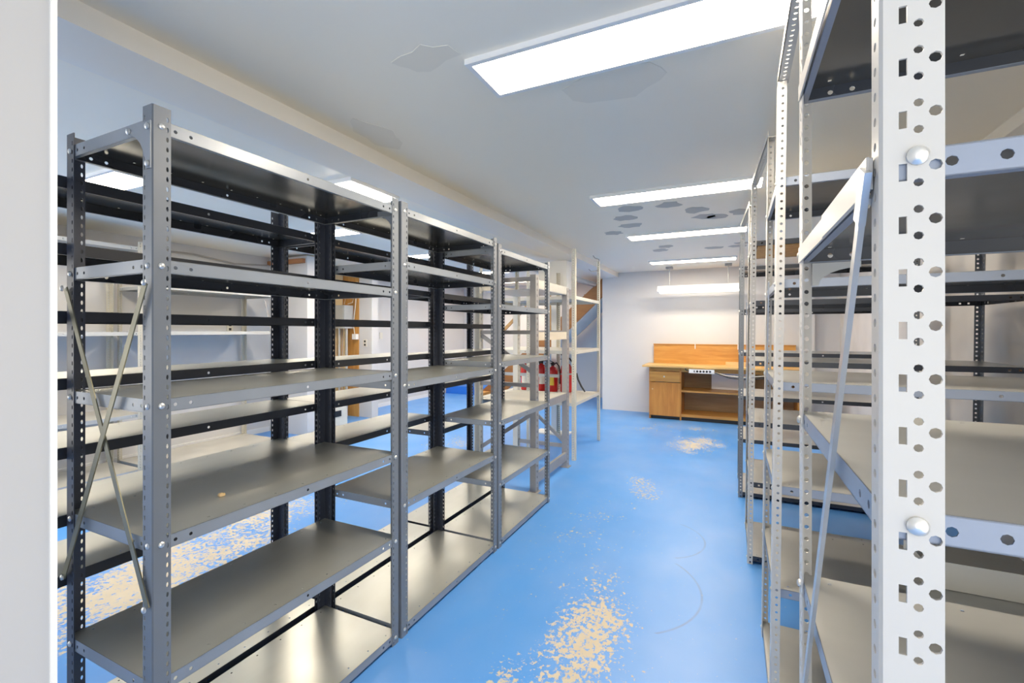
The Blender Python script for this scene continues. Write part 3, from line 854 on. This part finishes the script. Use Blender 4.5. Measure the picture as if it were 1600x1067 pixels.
for k in range(3):
    mb.tube([(-.0, .5 + k * .06, 0), (.01, .5 + k * .07, .5), (.03, .55 + k * .08, .9), (.0, .5 + k * .1, 1.5)], .008, 6)
solo('cable_bundle', mb, 'cable_white', 'pale cables climbing the wall left of the grey electrical box', 'cable', (XL + .025, 4.72, .9))
mb = MB(); mb.tube([(0, 0, 0), (.05, -.02, .12), (.16, -.02, .2), (.24, -.02, .12), (.2, -.02, .02), (.1, -.02, .0)], .007, 6)
solo('cable_loop', mb, 'cable_white', 'loop of pale cable above the grey electrical box', 'cable', (-5.9, 5.8, 1.87))
def wall_plate(name, label, cat, loc, ax, holes):
    t_ = thing(name, label, cat, loc)
    if ax == 'x':
        part('plate', B(((0, -.04, -.06), (.008, .04, .06))), 'beige', t_)
        for z_ in holes: part('socket', B(((.008, -.016, z_ - .016), (.0095, .016, z_ + .016))), 'black', t_)
    else:
        part('plate', B(((-.04, -.008, -.06), (.04, 0, .06))), 'beige', t_)
        for z_ in holes: part('socket', B(((-.016, -.0095, z_ - .016), (.016, -.008, z_ + .016))), 'black', t_)
wall_plate('wall_outlet', 'cream double outlet on the left wall behind the old cream shelving', 'outlet', (XL + .0005, 3.87, 1.47), 'x', (.028, -.028))
wall_plate('wall_outlet', 'outlet with black sockets on the stub wall right of the orange plywood', 'outlet', (-5.47, 5.8295, 1.22), 'y', (.028, -.028))
wall_plate('light_switch', 'white light switch on the far left wall past the electrical niche', 'switch', (XL + .0005, 6.75, 1.33), 'x', ())
wall_plate('thermostat', 'small dark wall control on the far left wall, left of the stairs', 'thermostat', (XL + .0005, 8.6, 1.3), 'x', (.02, -.01))

sb = thing('floor_safe', 'beige rounded box with a dark keypad on the floor before the niche', 'safe', (-5.6, 4.78, 0))
mb = MB(); mb.prism([(0, .02), (.02, .0), (.37, .0), (.39, .02), (.39, .27), (.37, .29), (.02, .29), (0, .27)], (0, 0, .012), (0, 1, 0), (0, 0, 1), (.4, 0, 0))
part('body', mb, 'beige', sb)
part('base', B(((.02, .02, 0), (.38, .37, .0115))), 'black', sb)
part('keypad', B(((.4005, .14, .17), (.406, .27, .255))), 'black', sb)
# bag and box on the nearest old cream unit
bgm = thing('backpack', 'dark backpack with a red strap on the old cream shelf behind the white jamb', 'bag', (-5.7, 1.55, .6015))
mb = MB(); mb.lathe([(0, 0), (.12, .0), (.15, .06), (.14, .22), (.09, .32), (.03, .36), (0, .36)], n=12); part('body', mb, 'bag_dark', bgm, smooth=True)
mb = MB(); mb.tube([(.1, -.05, .3), (.16, -.02, .26), (.17, 0, .15), (.15, .0, .05)], .014, 6); part('strap', mb, 'red', bgm, smooth=True)
mb = MB(); mb.tube([(0, 0, 0), (.02, 1.0, -.03), (.02, 1.9, -.01), (.03, 2.4, -.06), (.03, 2.9, -.02)], .012, 6)
solo('ceiling_cable', mb, 'cable_grey', 'grey cable running along the top of the left wall', 'cable', (XL + .02, 1.5, 2.36))
mb = MB(); mb.tube([(0, 0, 0), (.02, .5, -.12), (.02, 1.1, -.2), (.02, 1.5, -.16), (.02, 1.8, -.24)], .007, 6)
solo('drooping_wire', mb, 'cable_grey', 'thin wire drooping down the left wall below the grey cable', 'cable', (XL + .02, 2.4, 2.33))
solo('brown_plank', B(((0, 0, 0), (.7, .05, .06))), 'plank_red', 'reddish brown plank fixed high on the stub wall beside the niche', 'plank', (XL + .02, 4.395, 2.34))
# small things on the right racking
solo('storage_box', B(((0, 0, 0), (.3, .22, .09)), ((-.01, -.01, .09), (.31, .23, .1))), 'beige', 'beige plastic box on a low shelf of the second right-hand unit', 'box', (.62, 2.15, .5015))
# crumb of debris on a shelf
mb = MB(); mb.lathe([(0, 0), (.012, .001), (.01, .008), (0, .011)], n=6); solo('wood_chip', mb, 'pine', 'small pale chip lying on the fourth shelf of the nearest left unit', 'debris', (-1.55, .98, .8665))
